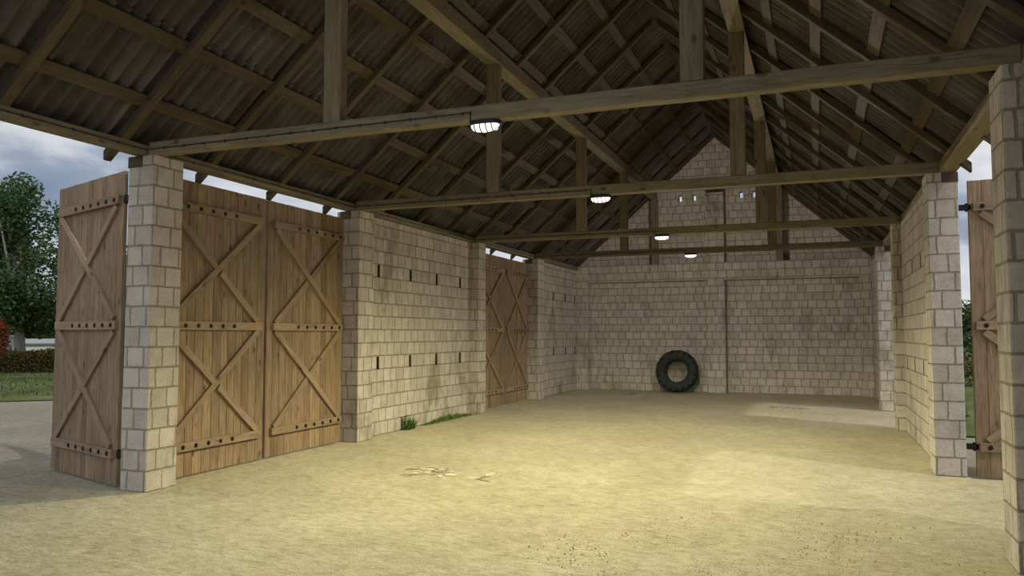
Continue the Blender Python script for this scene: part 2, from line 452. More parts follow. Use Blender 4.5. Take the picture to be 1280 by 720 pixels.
# ------------------------------------------------------------------ timbers
def timber(name, p0, p1, w, h, mat, up=(0,0,1), parent=None, bevel=.008, seg=.35, rough=.0035, seed=0):
    """squared log from p0 to p1, w across, h along 'up'; local x runs along it, faces slightly uneven"""
    p0, p1 = Vector(p0), Vector(p1); d = p1-p0; Ln = d.length; ex = d.normalized()
    upv = Vector(up); ez = (upv - ex*upv.dot(ex)).normalized(); ey = ez.cross(ex)
    n = max(2, int(Ln/seg)); rr = random.Random(seed*977 + int(Ln*100)); v = []; fc = []
    c = bevel
    prof = [(-w/2+c,-h/2),(w/2-c,-h/2),(w/2,-h/2+c),(w/2,h/2-c),(w/2-c,h/2),(-w/2+c,h/2),(-w/2,h/2-c),(-w/2,-h/2+c)]
    for i in range(n+1):
        oy, oz = (rr.uniform(-rough, rough) for _ in range(2))
        for a, b in prof: v.append((Ln*i/n, a+oy, b+oz))
    for i in range(n):
        for k in range(8): fc.append((i*8+k, i*8+(k+1)%8, (i+1)*8+(k+1)%8, (i+1)*8+k))
    fc.append(tuple(range(7,-1,-1))); fc.append(tuple(n*8+k for k in range(8)))
    o = link(name, v, fc, mat, parent)
    o.matrix_world = Matrix.Translation(p0) @ Matrix((ex, ey, ez)).transposed().to_4x4()
    return o

ROOF0, ROOF1 = -5.2, YBK+.40
# tie beams
tl = ['great tie beam spanning the front pillars, carrying the nearest caged lamp',
      'tie beam behind the front one, resting on the first pair of wall piers',
      'tie beam third from the front, spanning above the second double doors',
      'tie beam closest to the back gable wall']
for k in range(4):
    y = YP[k] + .07
    o = timber('tie_beam', (-.075, y, 3.812), (8.335, y, 3.812), .14, .145, M['beam'], seed=k)
    tag(o, tl[k], 'beam', 'tie beams across the barn')
# posts on the tie beams (two per tie) and on the ledge of the back wall
ties = ['front tie beam', 'second tie beam', 'third tie beam', 'fourth tie beam', 'back wall ledge']
for k, y in enumerate([YP[0]+.07, YP[1]+.07, YP[2]+.07, YP[3]+.07, 17.17]):
    for s, x in (('left', 2.32), ('right', 5.93)):
        z0 = 3.887 if k < 4 else 3.862
        yy = y if k < 4 else 17.33
        wd = .2 if k < 4 else .2
        o = timber('roof_post', (x, yy, z0), (x, yy, 5.868), wd, .13, M['beam'], up=(0,1,0), seed=20+k*2+(x > 4))
        lab = f'upright post on the {ties[k]}, below the purlin ' + ('over the closed doors' if s == 'left' else 'over the open bays')
        tag(o, lab, 'post', 'upright roof posts')
# purlins and wall plates: five-sided, the top cut to the roof slope
def sloped(name, poly, y0, y1, mat, seed, mirror=False):
    g_ = mx if mirror else (lambda x: x)
    xo = g_(sum(p[0] for p in poly)/len(poly)); zo = min(p[1] for p in poly); k5 = len(poly)
    ny = int((y1-y0)/.5); v = []; fc = []; rr = random.Random(seed)
    for i in range(ny+1):
        dx, dz = rr.uniform(-.004,.004), rr.uniform(-.004,.0)
        for a, b in poly: v.append(((y1-y0)*i/ny, -(g_(a)-xo)+dx, b-zo+dz))
    for i in range(ny):
        for k in range(k5): fc.append((i*k5+k, i*k5+(k+1)%k5, (i+1)*k5+(k+1)%k5, (i+1)*k5+k))
    fc.append(tuple(range(k5))); fc.append(tuple(ny*k5+k for k in range(k5-1,-1,-1)))
    o = link(name, v, fc, mat)
    o.location = (xo, y0, zo); o.rotation_euler = (0,0,math.pi/2); return o
for s in ('left', 'right'):
    o = sloped('purlin', [(2.21,5.87),(2.422,5.87),(2.43,5.878),(2.43,6.095),(2.42,6.09),(2.21,5.90)], ROOF0, YBF-.02, M['beam'], 5, s == 'right')
    tag(o, 'long purlin under the rafters above the ' + ('closed plank doors, lit along its inner face' if s == 'left' else 'open right-hand bays'), 'purlin', 'purlins along the roof')
for s in ('left', 'right'):
    xi = -.10 if s == 'left' else -.082
    zi = 3.942 + SL*xi
    o = sloped('wall_plate', [(-.275,3.744),(xi-.006,3.744),(xi,3.750),(xi,zi-.004),(xi-.008,zi-.006),(-.224,3.752),(-.275,3.748)], -5.15, YBF-.02, M['beam'], 9, s == 'right')
    tag(o, 'long timber wall plate above the ' + ('closed double doors, with a cable on it' if s == 'left' else 'open bay with the ajar plank door'), 'beam', 'wall plates along the eaves')

# rafters
RC = 3.945
ry = [-.305 + 1.37*k for k in range(-3, 13)] + [17.16]
nR = len(ry)
ORD2 = ORD + ['seventeenth', 'eighteenth']
def rafter_mesh(w=.125, c0=RC, c1=RC+.105, x0=-.50, x1=RX-.01):
    # profile in (x, z): the tail is cut plumb and square underneath
    pts = [(x0, c0+SL*x0), (x1, c0+SL*x1), (x1, c1+SL*x1), (x0-.03, c1+SL*(x0-.03)), (x0-.03, c0+SL*x0+.02)]
    return pts
def rafter(side, y, seed):
    g_ = (lambda x: x) if side == 'left' else mx
    p0 = Vector((g_(-.355), y, RC+.056+SL*-.355)); p1 = Vector((g_(RX-.06), y, RC+.056+SL*(RX-.06)))
    upv = (-SA, 0, CA) if side == 'left' else (SA, 0, CA)
    o = timber('rafter', p0, p1, .108, .084, M['rafter'], up=upv, seed=seed, rough=.0025)
    n = max(2, int((p1-p0).length/.35)); L_ = (p1-p0).length
    for vtx in o.data.vertices:            # plumb cuts at the tail and at the ridge
        if vtx.co.x < .1 or vtx.co.x > L_-.1: vtx.co.x += vtx.co.z*SL
    return o
for s in ('left', 'right'):
    for i, y in enumerate(ry):
        o = rafter(s, y, 100 + i + (40 if s == 'right' else 0))
        n = nR - 1 - i
        where = 'over the closed plank doors' if s == 'left' else 'over the open right-hand bays'
        tag(o, f'rough rafter {where}, {ORD2[n]} from the back gable', 'rafter', 'rafters of the ' + s + ' slope')
        if i == 0: o['label'] = f'rough rafter {where}, the one farthest from the back gable'
# battens
BX = [.2 + .56*k for k in range(7)]
for s in ('left', 'right'):
    g_ = (lambda x: x) if s == 'left' else mx
    for k, x in enumerate(BX):
        c = 4.053
        upv = (-SA, 0, CA) if s == 'left' else (SA, 0, CA)
        o = timber('roof_batten', (g_(x), ROOF0, c+SL*x), (g_(x), YBK-.005, c+SL*x), .15, .028, M['rafter'], up=upv, seed=200+k+(20 if s == 'right' else 0), seg=.5, rough=.002, bevel=.004)
        where = 'over the closed plank doors' if s == 'left' else 'over the open right-hand bays'
        tag(o, f'long roof batten on the slope {where}, {ORD[k]} up from the eaves', 'batten', 'roof battens')

# corrugated sheets, row over row
def roof(side):
    g_ = (lambda x: x) if side == 'left' else mx
    rows = [-.335] + [x-.03 for x in BX[1:]] + [RX+.02]
    lam = .177; n = int((ROOF1-ROOF0)/lam*8); v = []; fc = []
    c0 = 4.112
    for r in range(len(rows)-1):
        xa, xb = rows[r], rows[r+1] + (.10 if r < len(rows)-2 else 0)
        for lay in (0, 1):
            base = len(v)
            for j, x in enumerate((xa, (xa+xb)/2, xb)):
                lift = (.020, .012, .0)[j] if r else .0
                for i in range(n+1):
                    y = ROOF0 + (ROOF1-ROOF0)*i/n
                    w = math.cos(2*math.pi*y/lam)*.032
                    d = w + lift + lay*.007
                    v.append((g_(x - SA*d if side == 'left' else x - SA*d), y, c0 + SL*x + CA*d))
            for j in range(2):
                for i in range(n):
                    a = base + j*(n+1)+i; q = (a, a+1, a+n+2, a+n+1)
                    fc.append(q)
    o = link_raw('ceiling', v, fc, M['sheet'], None, True); struct(o); return o
roof('left'); roof('right')
# ridge cap over the joint
mb = MB(); mb.prism([(RX-.22,4.14+SL*(RX-.22)),(RX,4.15+SL*RX),(RX+.22,4.14+SL*(RX-.22)),(RX+.22,4.165+SL*(RX-.22)),(RX,4.19+SL*RX),(RX-.22,4.165+SL*(RX-.22))], ROOF0, ROOF1)
struct(mb.build('trim_1', M['sheet']))

# ------------------------------------------------------------------ barn doors
LW, LH = 1.885, 3.62
def make_leaf(sign):
    """local frame: hinge edge at x=0, leaf runs along +x, z up; the braced face looks along sign*y; sign=-1: to the right of the leaf's run"""
    r = empty('barn_door')
    mb = MB(); rr = random.Random(11 + sign); x = .0; n = 13; ws = [rr.uniform(.85, 1.15) for _ in range(n)]
    tot = sum(ws); z0 = .016
    for w in ws:
        w = w/tot*LW; zt = LH + rr.uniform(-.002, .002); c = .007; yb, yf = -sign*.045, 0.0
        # plank with chamfered front arrises
        e = .0006
        pf = [(x+e, yb), (x+w-e, yb), (x+w-e, yf-sign*c), (x+w-c, yf), (x+c, yf), (x+e, yf-sign*c)]
        m = len(pf)
        mb.add([(a, b, z0) for a, b in pf] + [(a, b, zt) for a, b in pf],
               [tuple(range(m)), tuple(range(2*m-1, m-1, -1))] + [(i,(i+1)%m,m+(i+1)%m,m+i) for i in range(m)])
        x += w
    mb.build('plank_panel', M['plank'], r)
    T = .046
    def piece(name, pts, t0, t1, mat, rot=None, bevel=.004):
        """flat timber from centre line a to b with half width; local x of the object runs along the piece"""
        (xa, za), (xb, zb), wd = pts
        L = math.hypot(xb-xa, zb-za); a = math.atan2(zb-za, xb-xa)
        m = MB(); m.box(0, L, min(t0, t1), max(t0, t1), -wd/2, wd/2)
        o = m.build(name, mat, r, bevel); o.location = (xa, 0, za); o.rotation_euler = (0, -a, 0); return o
    RZ = (.37, 1.835, 3.29)
    for z in RZ:
        o = piece('rail', ((.045, z), (LW-.10, z), .105), 0, sign*T, M['rail'])
        for i in range(6):
            b = MB(); bx = .10 + i*.215
            b.cyl((bx, sign*T*.9, 0), (bx, sign*(T+.007), 0), .027, 14)
            b.tube([(bx, sign*(T+.006), 0), (bx, sign*(T+.016), 0)], [.015, .009], 8)
            b.build('bolt', M['iron'], o)
    for z0_, z1_ in ((RZ[0], RZ[1]), (RZ[1], RZ[2])):
        a = (LW-.16, (z1_ if True else z1_)-.055); b = (.13, z0_+.075)
        if True:
            # from the free edge at the upper rail down (or up) to the hinge edge at the lower rail
            piece('brace', (a, b, .085), 0, sign*T*.82, M['rail'])
        c = (.13, z1_-.075); d = (LW-.16, z0_+.055)
        mid = ((c[0]+d[0])/2, (c[1]+d[1])/2); L = math.hypot(d[0]-c[0], d[1]-c[1]); ux, uz = (d[0]-c[0])/L, (d[1]-c[1])/L
        g_ = .056
        piece('brace', (c, (mid[0]-ux*g_, mid[1]-uz*g_), .085), 0, sign*T*.80, M['rail'])
        piece('brace', ((mid[0]+ux*g_, mid[1]+uz*g_), d, .085), 0, sign*T*.80, M['rail'])
    for z in (RZ[0], RZ[2]):
        m = MB(); m.cyl((-.012, -sign*.02, z-.05), (-.012, -sign*.02, z+.05), .022, 10)
        m.box(-.15, .03, -.02-sign*.02, .02-sign*.02, z-.035, z+.035)
        m.build('hinge', M['iron'], r)
    return r
def place(o, p, d):
    o.location = (p[0], p[1], 0); o.rotation_euler = (0, 0, math.atan2(d[1], d[0])); return o
XD = -.305
r_leaf = make_leaf(-1); l_leaf = make_leaf(1)
place(r_leaf, (XD, .452), (0,1))
tag(r_leaf, 'closed plank barn door leaf next to the free-standing pillar, first bay of the wall', 'door', 'plank barn doors')
place(l_leaf, (XD, 4.268), (0,-1))
tag(l_leaf, 'closed plank barn door leaf butting the long block wall, first bay', 'door', 'plank barn doors')
o = place(dup(r_leaf), (XD, 9.545), (0,1))
tag(o, 'distant closed plank door leaf partly hidden by the pier before it, second bay', 'door', 'plank barn doors')
o = place(dup(l_leaf), (XD, 13.08), (0,-1)); o.scale.x = .872
o2 = bpy.data.objects[o.name]
tag(o, 'distant closed plank door leaf whole in view, nearer the back wall, second bay', 'door', 'plank barn doors')
o = place(dup(l_leaf), (-.565, .125), (-.945, .325))
tag(o, 'plank barn door swung open outside the barn, trees behind it', 'door', 'plank barn doors')
o = place(dup(r_leaf), (8.65, 4.305), (1, 0))
tag(o, 'plank barn door swung open beside the sunny bay, half hidden by the near pillar', 'door', 'plank barn doors')

o = place(dup(l_leaf), (8.665, .425), (1, 0))
tag(o, 'plank barn door swung open against the far side of the near cut-off pillar', 'door', 'plank barn doors')

# ------------------------------------------------------------------ caged lamps and their cables
def stadium(a, b, n=20):
    """oval outline, half length a, half width b"""
    pts = []
    for k in range(n):
        t = 2*math.pi*k/n; c, s_ = math.cos(t), math.sin(t)
        pts.append((a*math.copysign(abs(c)**.6, c), b*math.copysign(abs(s_)**.75, s_)))
    return pts
def make_lamp():
    r = empty('caged_lamp')
    def loft(rings, name, mat):
        v = []; fc = []; n = len(rings[0][0])
        for pts, z in rings: v += [(x, y, z) for x, y in pts]
        for i in range(len(rings)-1):
            for k in range(n): fc.append((i*n+k, i*n+(k+1)%n, (i+1)*n+(k+1)%n, (i+1)*n+k))
        fc.append(tuple(range(n-1,-1,-1))); fc.append(tuple((len(rings)-1)*n+k for k in range(n)))
        return link(name, v, fc, mat, r, True)
    loft([(stadium(.150,.075), 0), (stadium(.155,.08), -.012), (stadium(.155,.08), -.034), (stadium(.147,.073), -.040)], 'housing', M['plate_iron'])
    loft([(stadium(.140,.067), -.0405), (stadium(.138,.065), -.060), (stadium(.122,.054), -.085), (stadium(.085,.034), -.100), (stadium(.03,.012), -.104)], 'diffuser', M['glow'])
    m = MB()
    for x in (-.088, -.03, .03, .088):
        h = .104 - abs(x)*.12
        m.tube([(x, .076*math.cos(t), -.036 - (h-.025)*math.sin(t)) for t in [math.pi*i/10 for i in range(11)]], .0055, 6)
    m.tube([(.153*math.cos(t), 0, -.036 - .078*math.sin(t)) for t in [math.pi*i/14 for i in range(15)]], .0055, 6)
    m.build('guard', M['plate_iron'], r)
    return r
lamp = make_lamp()
LX = 4.0
ll = ['caged oval lamp under the front tie beam', 'caged oval lamp under the second tie beam',
      'caged oval lamp under the third tie beam', 'caged oval lamp under the tie beam nearest the back wall']
for k in range(4):
    o = lamp if k == 0 else dup(lamp)
    o.location = (LX, YP[k]+.055, 3.7385)
    tag(o, ll[k], 'lamp', 'caged lamps under the tie beams')
def cable(name, pts, clips, label, axis):
    r = empty(name, pts[0]); p0 = Vector(pts[0])
    m = MB()
    # gentle sag between the clips
    fine = []
    for a, b in zip(pts[:-1], pts[1:]):
        a, b = Vector(a), Vector(b); n = max(1, int((b-a).length/.11))
        for i in range(n): fine.append(a+(b-a)*i/n)
    fine.append(Vector(pts[-1]))
    m.tube([q-p0 for q in fine], .0065, 6); m.build('wire', M['cable'], r)
    for c in clips:
        c = Vector(c)-p0; b = MB()
        e = Vector((.011,.006,.014)) if axis == 'x' else Vector((.006,.011,.014))
        b.box(c.x-e.x, c.x+e.x, c.y-e.y, c.y+e.y, c.z-e.z, c.z+e.z); b.build('clip', M['cable'], r, .003)
    tag(r, label, 'cable', 'lamp cables')
cl = ['thin black cable clipped along the front tie beam, dropping to its lamp', 'thin black cable clipped along the second tie beam, dropping to its lamp',
      'thin black cable clipped along the third tie beam', 'thin black cable clipped along the tie beam nearest the back wall']
for k in range(4):
    yf = YP[k] - .006
    cable('lamp_cable', [(-.06, yf, 3.80), (LX-.13, yf, 3.815), (LX-.13, yf, 3.745), (LX-.125, yf+.02, 3.715)],
          [(x, yf, 3.80+.015*x/4) for x in [.15+.28*i for i in range(14)]] + [(LX-.13, yf, 3.812)], cl[k], 'x')
cable('plate_cable', [(-.096, -5.3, 3.795), (-.096, YP[3], 3.795)], [(-.096, -2.6+.55*i, 3.795) for i in range(29)],
      'thin black cable clipped along the wall plate above the closed doors', 'y')

# ------------------------------------------------------------------ tractor tyre leaning on the back wall
def tyre():
    r = empty('tractor_tyre')
    ro, ri, hw = .575, .335, .205
    prof = [(ri, -.13), (ri-.008, -.155), (ri+.02, -.175), (ri+.08, -hw-.005), (ri+.16, -hw-.012), (ro-.055, -hw), (ro-.015, -hw+.03), (ro, -.09), (ro+.008, 0)]
    prof = prof + [(a, -b) for a, b in prof[-2::-1]]
    prof += [(ri+.03, .10), (ri+.16, .165), (ro-.06, .15), (ro-.035, 0), (ro-.06, -.15), (ri+.16, -.165), (ri+.03, -.10)]
    n = 64; k = len(prof); v = []; fc = []
    for i in range(n):
        t = 2*math.pi*i/n
        for rad, y in prof: v.append((rad*math.cos(t), y, rad*math.sin(t)))
    for i in range(n):
        for j in range(k): fc.append((i*k+j, ((i+1)%n)*k+j, ((i+1)%n)*k+(j+1)%k, i*k+(j+1)%k))
    link('casing', v, fc, M['rubber'], r, True)
    m = MB(); nl = 19
    for s in (-1, 1):
        for i in range(nl):
            t0 = 2*math.pi*(i + (.5 if s > 0 else 0))/nl; pts = []
            for j in range(6):
                q = j/5; y = s*(-.012 + q*(hw+.017)); t = t0 + q*.30
                drop = .045*q**3
                wdt = .030 + .016*q
                pts.append((t, y, ro+.052-drop, ro-.02-drop*1.7, wdt))
            base = len(m.v)
            for t, y, rt, rb, wd in pts:
                for rad, dt in ((rb, -wd*1.25), (rb, wd*1.25), (rt, wd*.8), (rt, -wd*.8)):
                    a = t + dt/ro; m.v.append((rad*math.cos(a), y, rad*math.sin(a)))
            for j in range(5):
                for c in range(4): m.f.append((base+j*4+c, base+j*4+(c+1)%4, base+(j+1)*4+(c+1)%4, base+(j+1)*4+c))
            m.f.append((base, base+3, base+2, base+1)); e = base+20; m.f.append((e, e+1, e+2, e+3))
    m.build('tread', M['rubber'], r, .004)
    for rad in (.40, .50):
        m2 = MB(); m2.tube([(rad*math.cos(2*math.pi*i/48), -hw-.012+(.004 if rad > .45 else .012), rad*math.sin(2*math.pi*i/48)) for i in range(49)], .006, 6, False)
        m2.build('sidewall_rib', M['rubber'], r, 0, True)
    return r
ty = tyre()
tilt = math.radians(7); ty.rotation_euler = (-tilt, 0, 0)
rad = .627
ty.location = (2.99, 17.08, rad*math.cos(tilt)+.205*math.sin(tilt)-.012)
tag(ty, 'big worn black tractor tyre leaning against the back wall', 'tyre')

# ------------------------------------------------------------------ broken patches in the floor
def patch(name, cx, cy, sx, sy, n, mat, label, seed, cracks=8):
    r = empty(name, (cx, cy, 0)); rr = random.Random(seed)
    m = MB()
    for _ in range(n):
        a = rr.uniform(0, 2*math.pi); q = rr.random()**.7
        x, y = math.cos(a)*q*sx, math.sin(a)*q*sy
        R_ = rr.uniform(.025, .085); k = rr.randint(5, 7); ax = rr.uniform(0, 6.28); el = rr.uniform(.35, .8)
        h = rr.uniform(.006, .012); pts = []
        for i in range(k):
            t = 2*math.pi*i/k + rr.uniform(-.25, .25); u, w = R_*math.cos(t), R_*el*math.sin(t)
            pts.append((x + u*math.cos(ax)-w*math.sin(ax), y + u*math.sin(ax)+w*math.cos(ax)))
        tz = rr.uniform(-.004, .004)
        m.add([(a_, b_, -.02) for a_, b_ in pts] + [(a_, b_, h+tz*(i % 2)) for i, (a_, b_) in enumerate(pts)],
              [tuple(range(k-1,-1,-1)), tuple(range(k, 2*k))] + [(i,(i+1)%k,k+(i+1)%k,k+i) for i in range(k)])
    m.build('loose_flakes', mat, r)['kind'] = 'stuff'
    m = MB()
    for _ in range(cracks):
        a = rr.uniform(0, 2*math.pi); x, y = math.cos(a)*sx*rr.uniform(.1,.9), math.sin(a)*sy*rr.uniform(.1,.9); d = rr.uniform(0, 6.28)
        pts = []; 
        for i in range(rr.randint(4, 8)):
            pts.append((x, y, .002)); d += rr.uniform(-.7, .7); x += math.cos(d)*.055; y += math.sin(d)*.055
        m.tube(pts, [.004]+[rr.uniform(.005,.010) for _ in pts[1:-1]]+[.003], 6)
    m.build('crumbled_crack', M['crackdirt'], r)['kind'] = 'stuff'
    tag(r, label, 'broken floor patch', 'broken patches in the dirt floor')
patch('cracked_patch', 2.36, 2.26, .34, .30, 15, M['flake'], 'cracked patch of pale flakes in the bright dirt floor before the closed doors', 3, 12)
patch('cracked_patch', 3.08, 2.24, .16, .28, 4, M['flake'], 'small scatter of pale flakes beyond the bigger cracked patch', 5, 4)
patch('cracked_patch', 6.25, 13.2, .42, .30, 9, M['greyflake'], 'grey broken patch in the shadowed floor before the back wall', 8, 6)
patch('cracked_patch', 1.75, 15.9, .26, .35, 6, M['greyflake'], 'little grey broken patch near the tyre', 9, 4)

# ------------------------------------------------------------------ weeds at the wall foot
def blade(m, p, d, L, w, rr, droop=.5):
    """one tapered, bent grass blade or leaf with a folded middle"""
    p = Vector(p); d = Vector(d).normalized(); sd = d.cross(Vector((0,0,1)))
    if sd.length < .05: sd = Vector((1,0,0))
    sd.normalize(); n = 4; L_ = []
    for i in range(n+1):
        t = i/n; wd = w*math.sin(math.pi*min(1, .12+t*.88))**.8*(1 if i < n else 0)
        L_.append((p - sd*wd/2, p + sd*wd/2)); d = (d + Vector((0,0,-droop/n))).normalized(); p = p + d*(L/n)
    v = [q for ab in L_ for q in ab]
    m.add(v, [(2*i, 2*i+1, 2*i+3, 2*i+2) for i in range(n)])
def weed(loc, h, stems, label, seed):
    r = empty('weed_plant', loc); rr = random.Random(seed); st = MB(); lf = MB()
    for k in range(stems):
        a = rr.uniform(0, 6.28); b = Vector((rr.uniform(-.05,.05), rr.uniform(-.13,.13), -.01)); H = h*rr.uniform(.6, 1.05)
        lean = Vector((math.cos(a)*.18+.12, math.sin(a)*.25, 1)); pts = [b + lean*H*i/5 for i in range(6)]
        st.tube(pts, [.004,.004,.0035,.003,.0025,.0015], 5)
        for i in range(1, 6):
            for s in range(2 if i < 5 else 3):
                az = rr.uniform(0, 6.28)
                blade(lf, pts[i]-lean*.02, (math.cos(az)*abs(1), math.sin(az), rr.uniform(.2,.8)), rr.uniform(.07,.12), rr.uniform(.02,.032), rr, .6)
    for k in range(70):
        b = Vector((rr.uniform(-.04,.06), rr.uniform(-.15,.15), -.01)); a = rr.uniform(0, 6.28)
        blade(lf, b, (math.cos(a)*.35+.1, math.sin(a)*.45, 1), h*rr.uniform(.5,1.15), rr.uniform(.012,.022), rr, .5)
    st.build('stem', M['leaf_weed'], r); link_raw('leaves', lf.v, lf.f, M['leaf_weed'], r)
    tag(r, label, 'weed')
weed((-.09, 6.16, 0), .26, 10, 'leafy green weed growing at the foot of the long block wall', 4)
def tufts(name, area, n, hmin, hmax, mat, seed, wd=.008):
    m = MB(); rr = random.Random(seed)
    for _ in range(n):
        x, y, s = area(rr)
        a = rr.uniform(0, 6.28)
        blade(m, (x, y, -.01), (math.cos(a)*.5, math.sin(a)*.5, 1), rr.uniform(hmin, hmax)*s, wd*rr.uniform(.7,1.3), rr, .6)
    return link_raw(name, m.v, m.f, mat)
def strip(rr):
    y = rr.uniform(6.75, 9.0); q = math.sin(math.pi*(y-6.65)/2.45)
    return (-.18 + abs(rr.gauss(0, .07)), y, max(.3, q))
o = tufts('grass', strip, 800, .07, .19, M['leaf_weed'], 6, .011)
tag(o, 'strip of short green grass along the foot of the long block wall', 'grass', None, 'stuff')
def wedge(rr):
    t = rr.random()**.8; k = rr.uniform(-1.5, 3.5); dist = 1 + t*16
    bx, by = -12.6 + k*.9, 8.0 + k*.9
    return (bx - dist*.8, by + dist*.55, 1)
o = tufts('grass', wedge, 5200, .06, .16, M['leaf_bush'], 16, .02)
tag(o, 'mown grass blades on the lawn beyond the open door', 'grass', None, 'stuff')
# trodden straw and crumbs
m = MB(); rr = random.Random(21)
for _ in range(2600):
    x = rr.gauss(6.5, 1.0); y = rr.gauss(-.5, 1.2)
    if mnoise.noise(Vector((x*1.5, y*1.5, 2))) < -.12 or not (1 < x < 8.1) or y > 2.2 or y < -6: continue
    r_ = rr.uniform(.003, .007); a = rr.uniform(0, 6.28); e = rr.uniform(1, 2.4)
    c, s_ = math.cos(a), math.sin(a); h = r_*rr.uniform(.4,.7); z = .004
    pts = [(x + r_*(e*c*math.cos(t)-s_*math.sin(t)), y + r_*(e*s_*math.cos(t)+c*math.sin(t)), z-.008) for t in (0,1.3,2.5,3.6,4.9)]
    m.add(pts + [(x+rr.uniform(-.2,.2)*r_, y, z+h)], [(0,1,5),(1,2,5),(2,3,5),(3,4,5),(4,0,5)])
o = link_raw('dirt_crumbs', m.v, m.f, M['crumb'])
tag(o, 'dark crumbs and straw bits trodden into the floor near the camera', 'debris', None, 'stuff')

# ------------------------------------------------------------------ outdoors
def foliage(m, centres, n, size, rr, flatness=.8):
    for _ in range(n):
        c, rad = rr.choice(centres)
        d = Vector((rr.gauss(0,1), rr.gauss(0,1), rr.gauss(0,1)*flatness)).normalized()*rad*rr.random()**.38
        p = Vector(c) + d; s = size*rr.uniform(.6, 1.3)
        u = Vector((rr.gauss(0,1), rr.gauss(0,1), rr.gauss(0,.6))).normalized()
        w = u.cross(Vector((rr.gauss(0,1), rr.gauss(0,1), rr.gauss(0,1)))).normalized()
        m.add([p-u*s*.5, p+w*s*.28, p+u*s*.5, p-w*s*.28], [(0,1,2,3)])
def tree(loc, H, trunk_r, clumps, n, size, mat, label, seed, trunk_mat='bark', lean=.0):
    r = empty('tree', loc); rr = random.Random(seed); t = MB()
    pts = [(lean*H*(i/8)+.10*math.sin(i*1.3), .08*math.cos(i*1.7)*.8, H*.86*i/8-.1) for i in range(9)]
    t.tube(pts, [trunk_r*(1.35 if i == 0 else 1-.09*i) for i in range(9)], 10)
    for c, rad in clumps:
        i = rr.randint(3, 6); a = Vector(pts[i]); b = Vector(c)
        q = a + (b-a)*.5 + Vector((0,0,-.2))
        t.tube([a, q, b], [trunk_r*.42, trunk_r*.28, trunk_r*.08], 7)
    t.build('trunk', M[trunk_mat], r, 0, True)
    m = MB(); foliage(m, clumps, n, size, rr); link_raw('crown', m.v, m.f, M[mat], r)
    tag(r, label, 'tree')
rr = random.Random(77)
def crown(H, w, z0, n, seed):
    rr = random.Random(seed); L = []
    for _ in range(n):
        z = rr.uniform(z0, H); q = math.sin(math.pi*min(1, max(.12, (z-z0*.6)/(H*1.06-z0*.6))))**.6
        a = rr.uniform(0, 6.28); d = w*q*rr.uniform(.25, .9)
        L.append(((math.cos(a)*d, math.sin(a)*d, z), rr.uniform(.75, 1.25)))
    return L
tree((-29.0, 20.4, 0), 9.0, .26, crown(8.7, 3.3, 2.3, 44, 1), 26000, .22, 'leaf_green', 'tall tree with a pale trunk and dark green crown beyond the lawn', 1)
tree((-34.5, 19.5, 0), 8.0, .24, crown(7.0, 2.8, 2.0, 20, 2), 8000, .30, 'leaf_green', 'dark green tree cut by the frame edge, farther than the pale-trunked one', 2)
tree((-30.5, 26.5, 0), 7.5, .22, crown(6.2, 3.0, 1.2, 22, 3), 8000, .30, 'leaf_green', 'lower dark tree half hidden behind the swung-open plank door', 3)
tree((14.4, 42.7, 0), 3.6, .14, crown(2.9, 1.3, .9, 12, 4), 3500, .22, 'leaf_green', 'small far tree seen through the gap beside the open sunny bay door', 4)
for i, (q, hh) in enumerate([((-46, 33, 0), 6.0), ((-43, 38.5, 0), 6.6), ((-52, 30, 0), 7.0)]):
    tree(q, hh, .2, crown(hh*.92, 3.6, .5, 22, 30+i), 5000, .42, 'leaf_green', ['far dark tree behind the long white shed, just past the pale trunk', 'far dark tree behind the long white shed, nearest the open plank door',
        'far dark tree at the frame edge, behind the small white shed'][i], 40+i)
def bush(name, loc, clumps, n, size, mat, label, seed, cat='bush'):
    r = empty(name, loc); rr = random.Random(seed); t = MB()
    for c, rad in clumps:
        t.tube([(c[0]*.2, c[1]*.2, -.05), (c[0]*.6, c[1]*.6, c[2]*.5), (c[0], c[1], c[2])], [.03, .02, .008], 5)
    t.build('stem', M['twig'], r)
    m = MB(); foliage(m, clumps, n, size, rr); link_raw('foliage', m.v, m.f, M[mat], r)
    tag(r, label, cat)
bush('red_leaved_bush', (-24.9, 15.9, 0), [((-.5,-.3,1.5),.55),((.3,.2,1.9),.5),((0,.3,1.3),.6),((.15,0,2.25),.35),((-.8,0,2.0),.5)], 2600, .16, 'leaf_red', 'red-leaved shrub at the frame edge beside the pale trunk', 1)
bush('bush', (-27.4, 19.2, 0), [((0,0,.55),.6),((.5,.4,.5),.5),((-.5,-.3,.5),.5)], 1600, .14, 'leaf_bush', 'rounded green bush behind the hedge, left of the long white shed', 2)
bush('bush', (-26.6, 20.6, 0), [((0,0,.7),.65),((.5,.4,.55),.5),((-.5,-.4,.5),.5)], 1600, .14, 'leaf_bush', 'rounded green bush behind the hedge, before the long white shed', 3)
bush('low_shrub', (9.35, 11.0, 0), [((0,0,.2),.22),((.15,.2,.15),.18)], 500, .07, 'leaf_weed', 'low green shrub beyond the gap by the open sunny bay door', 4)
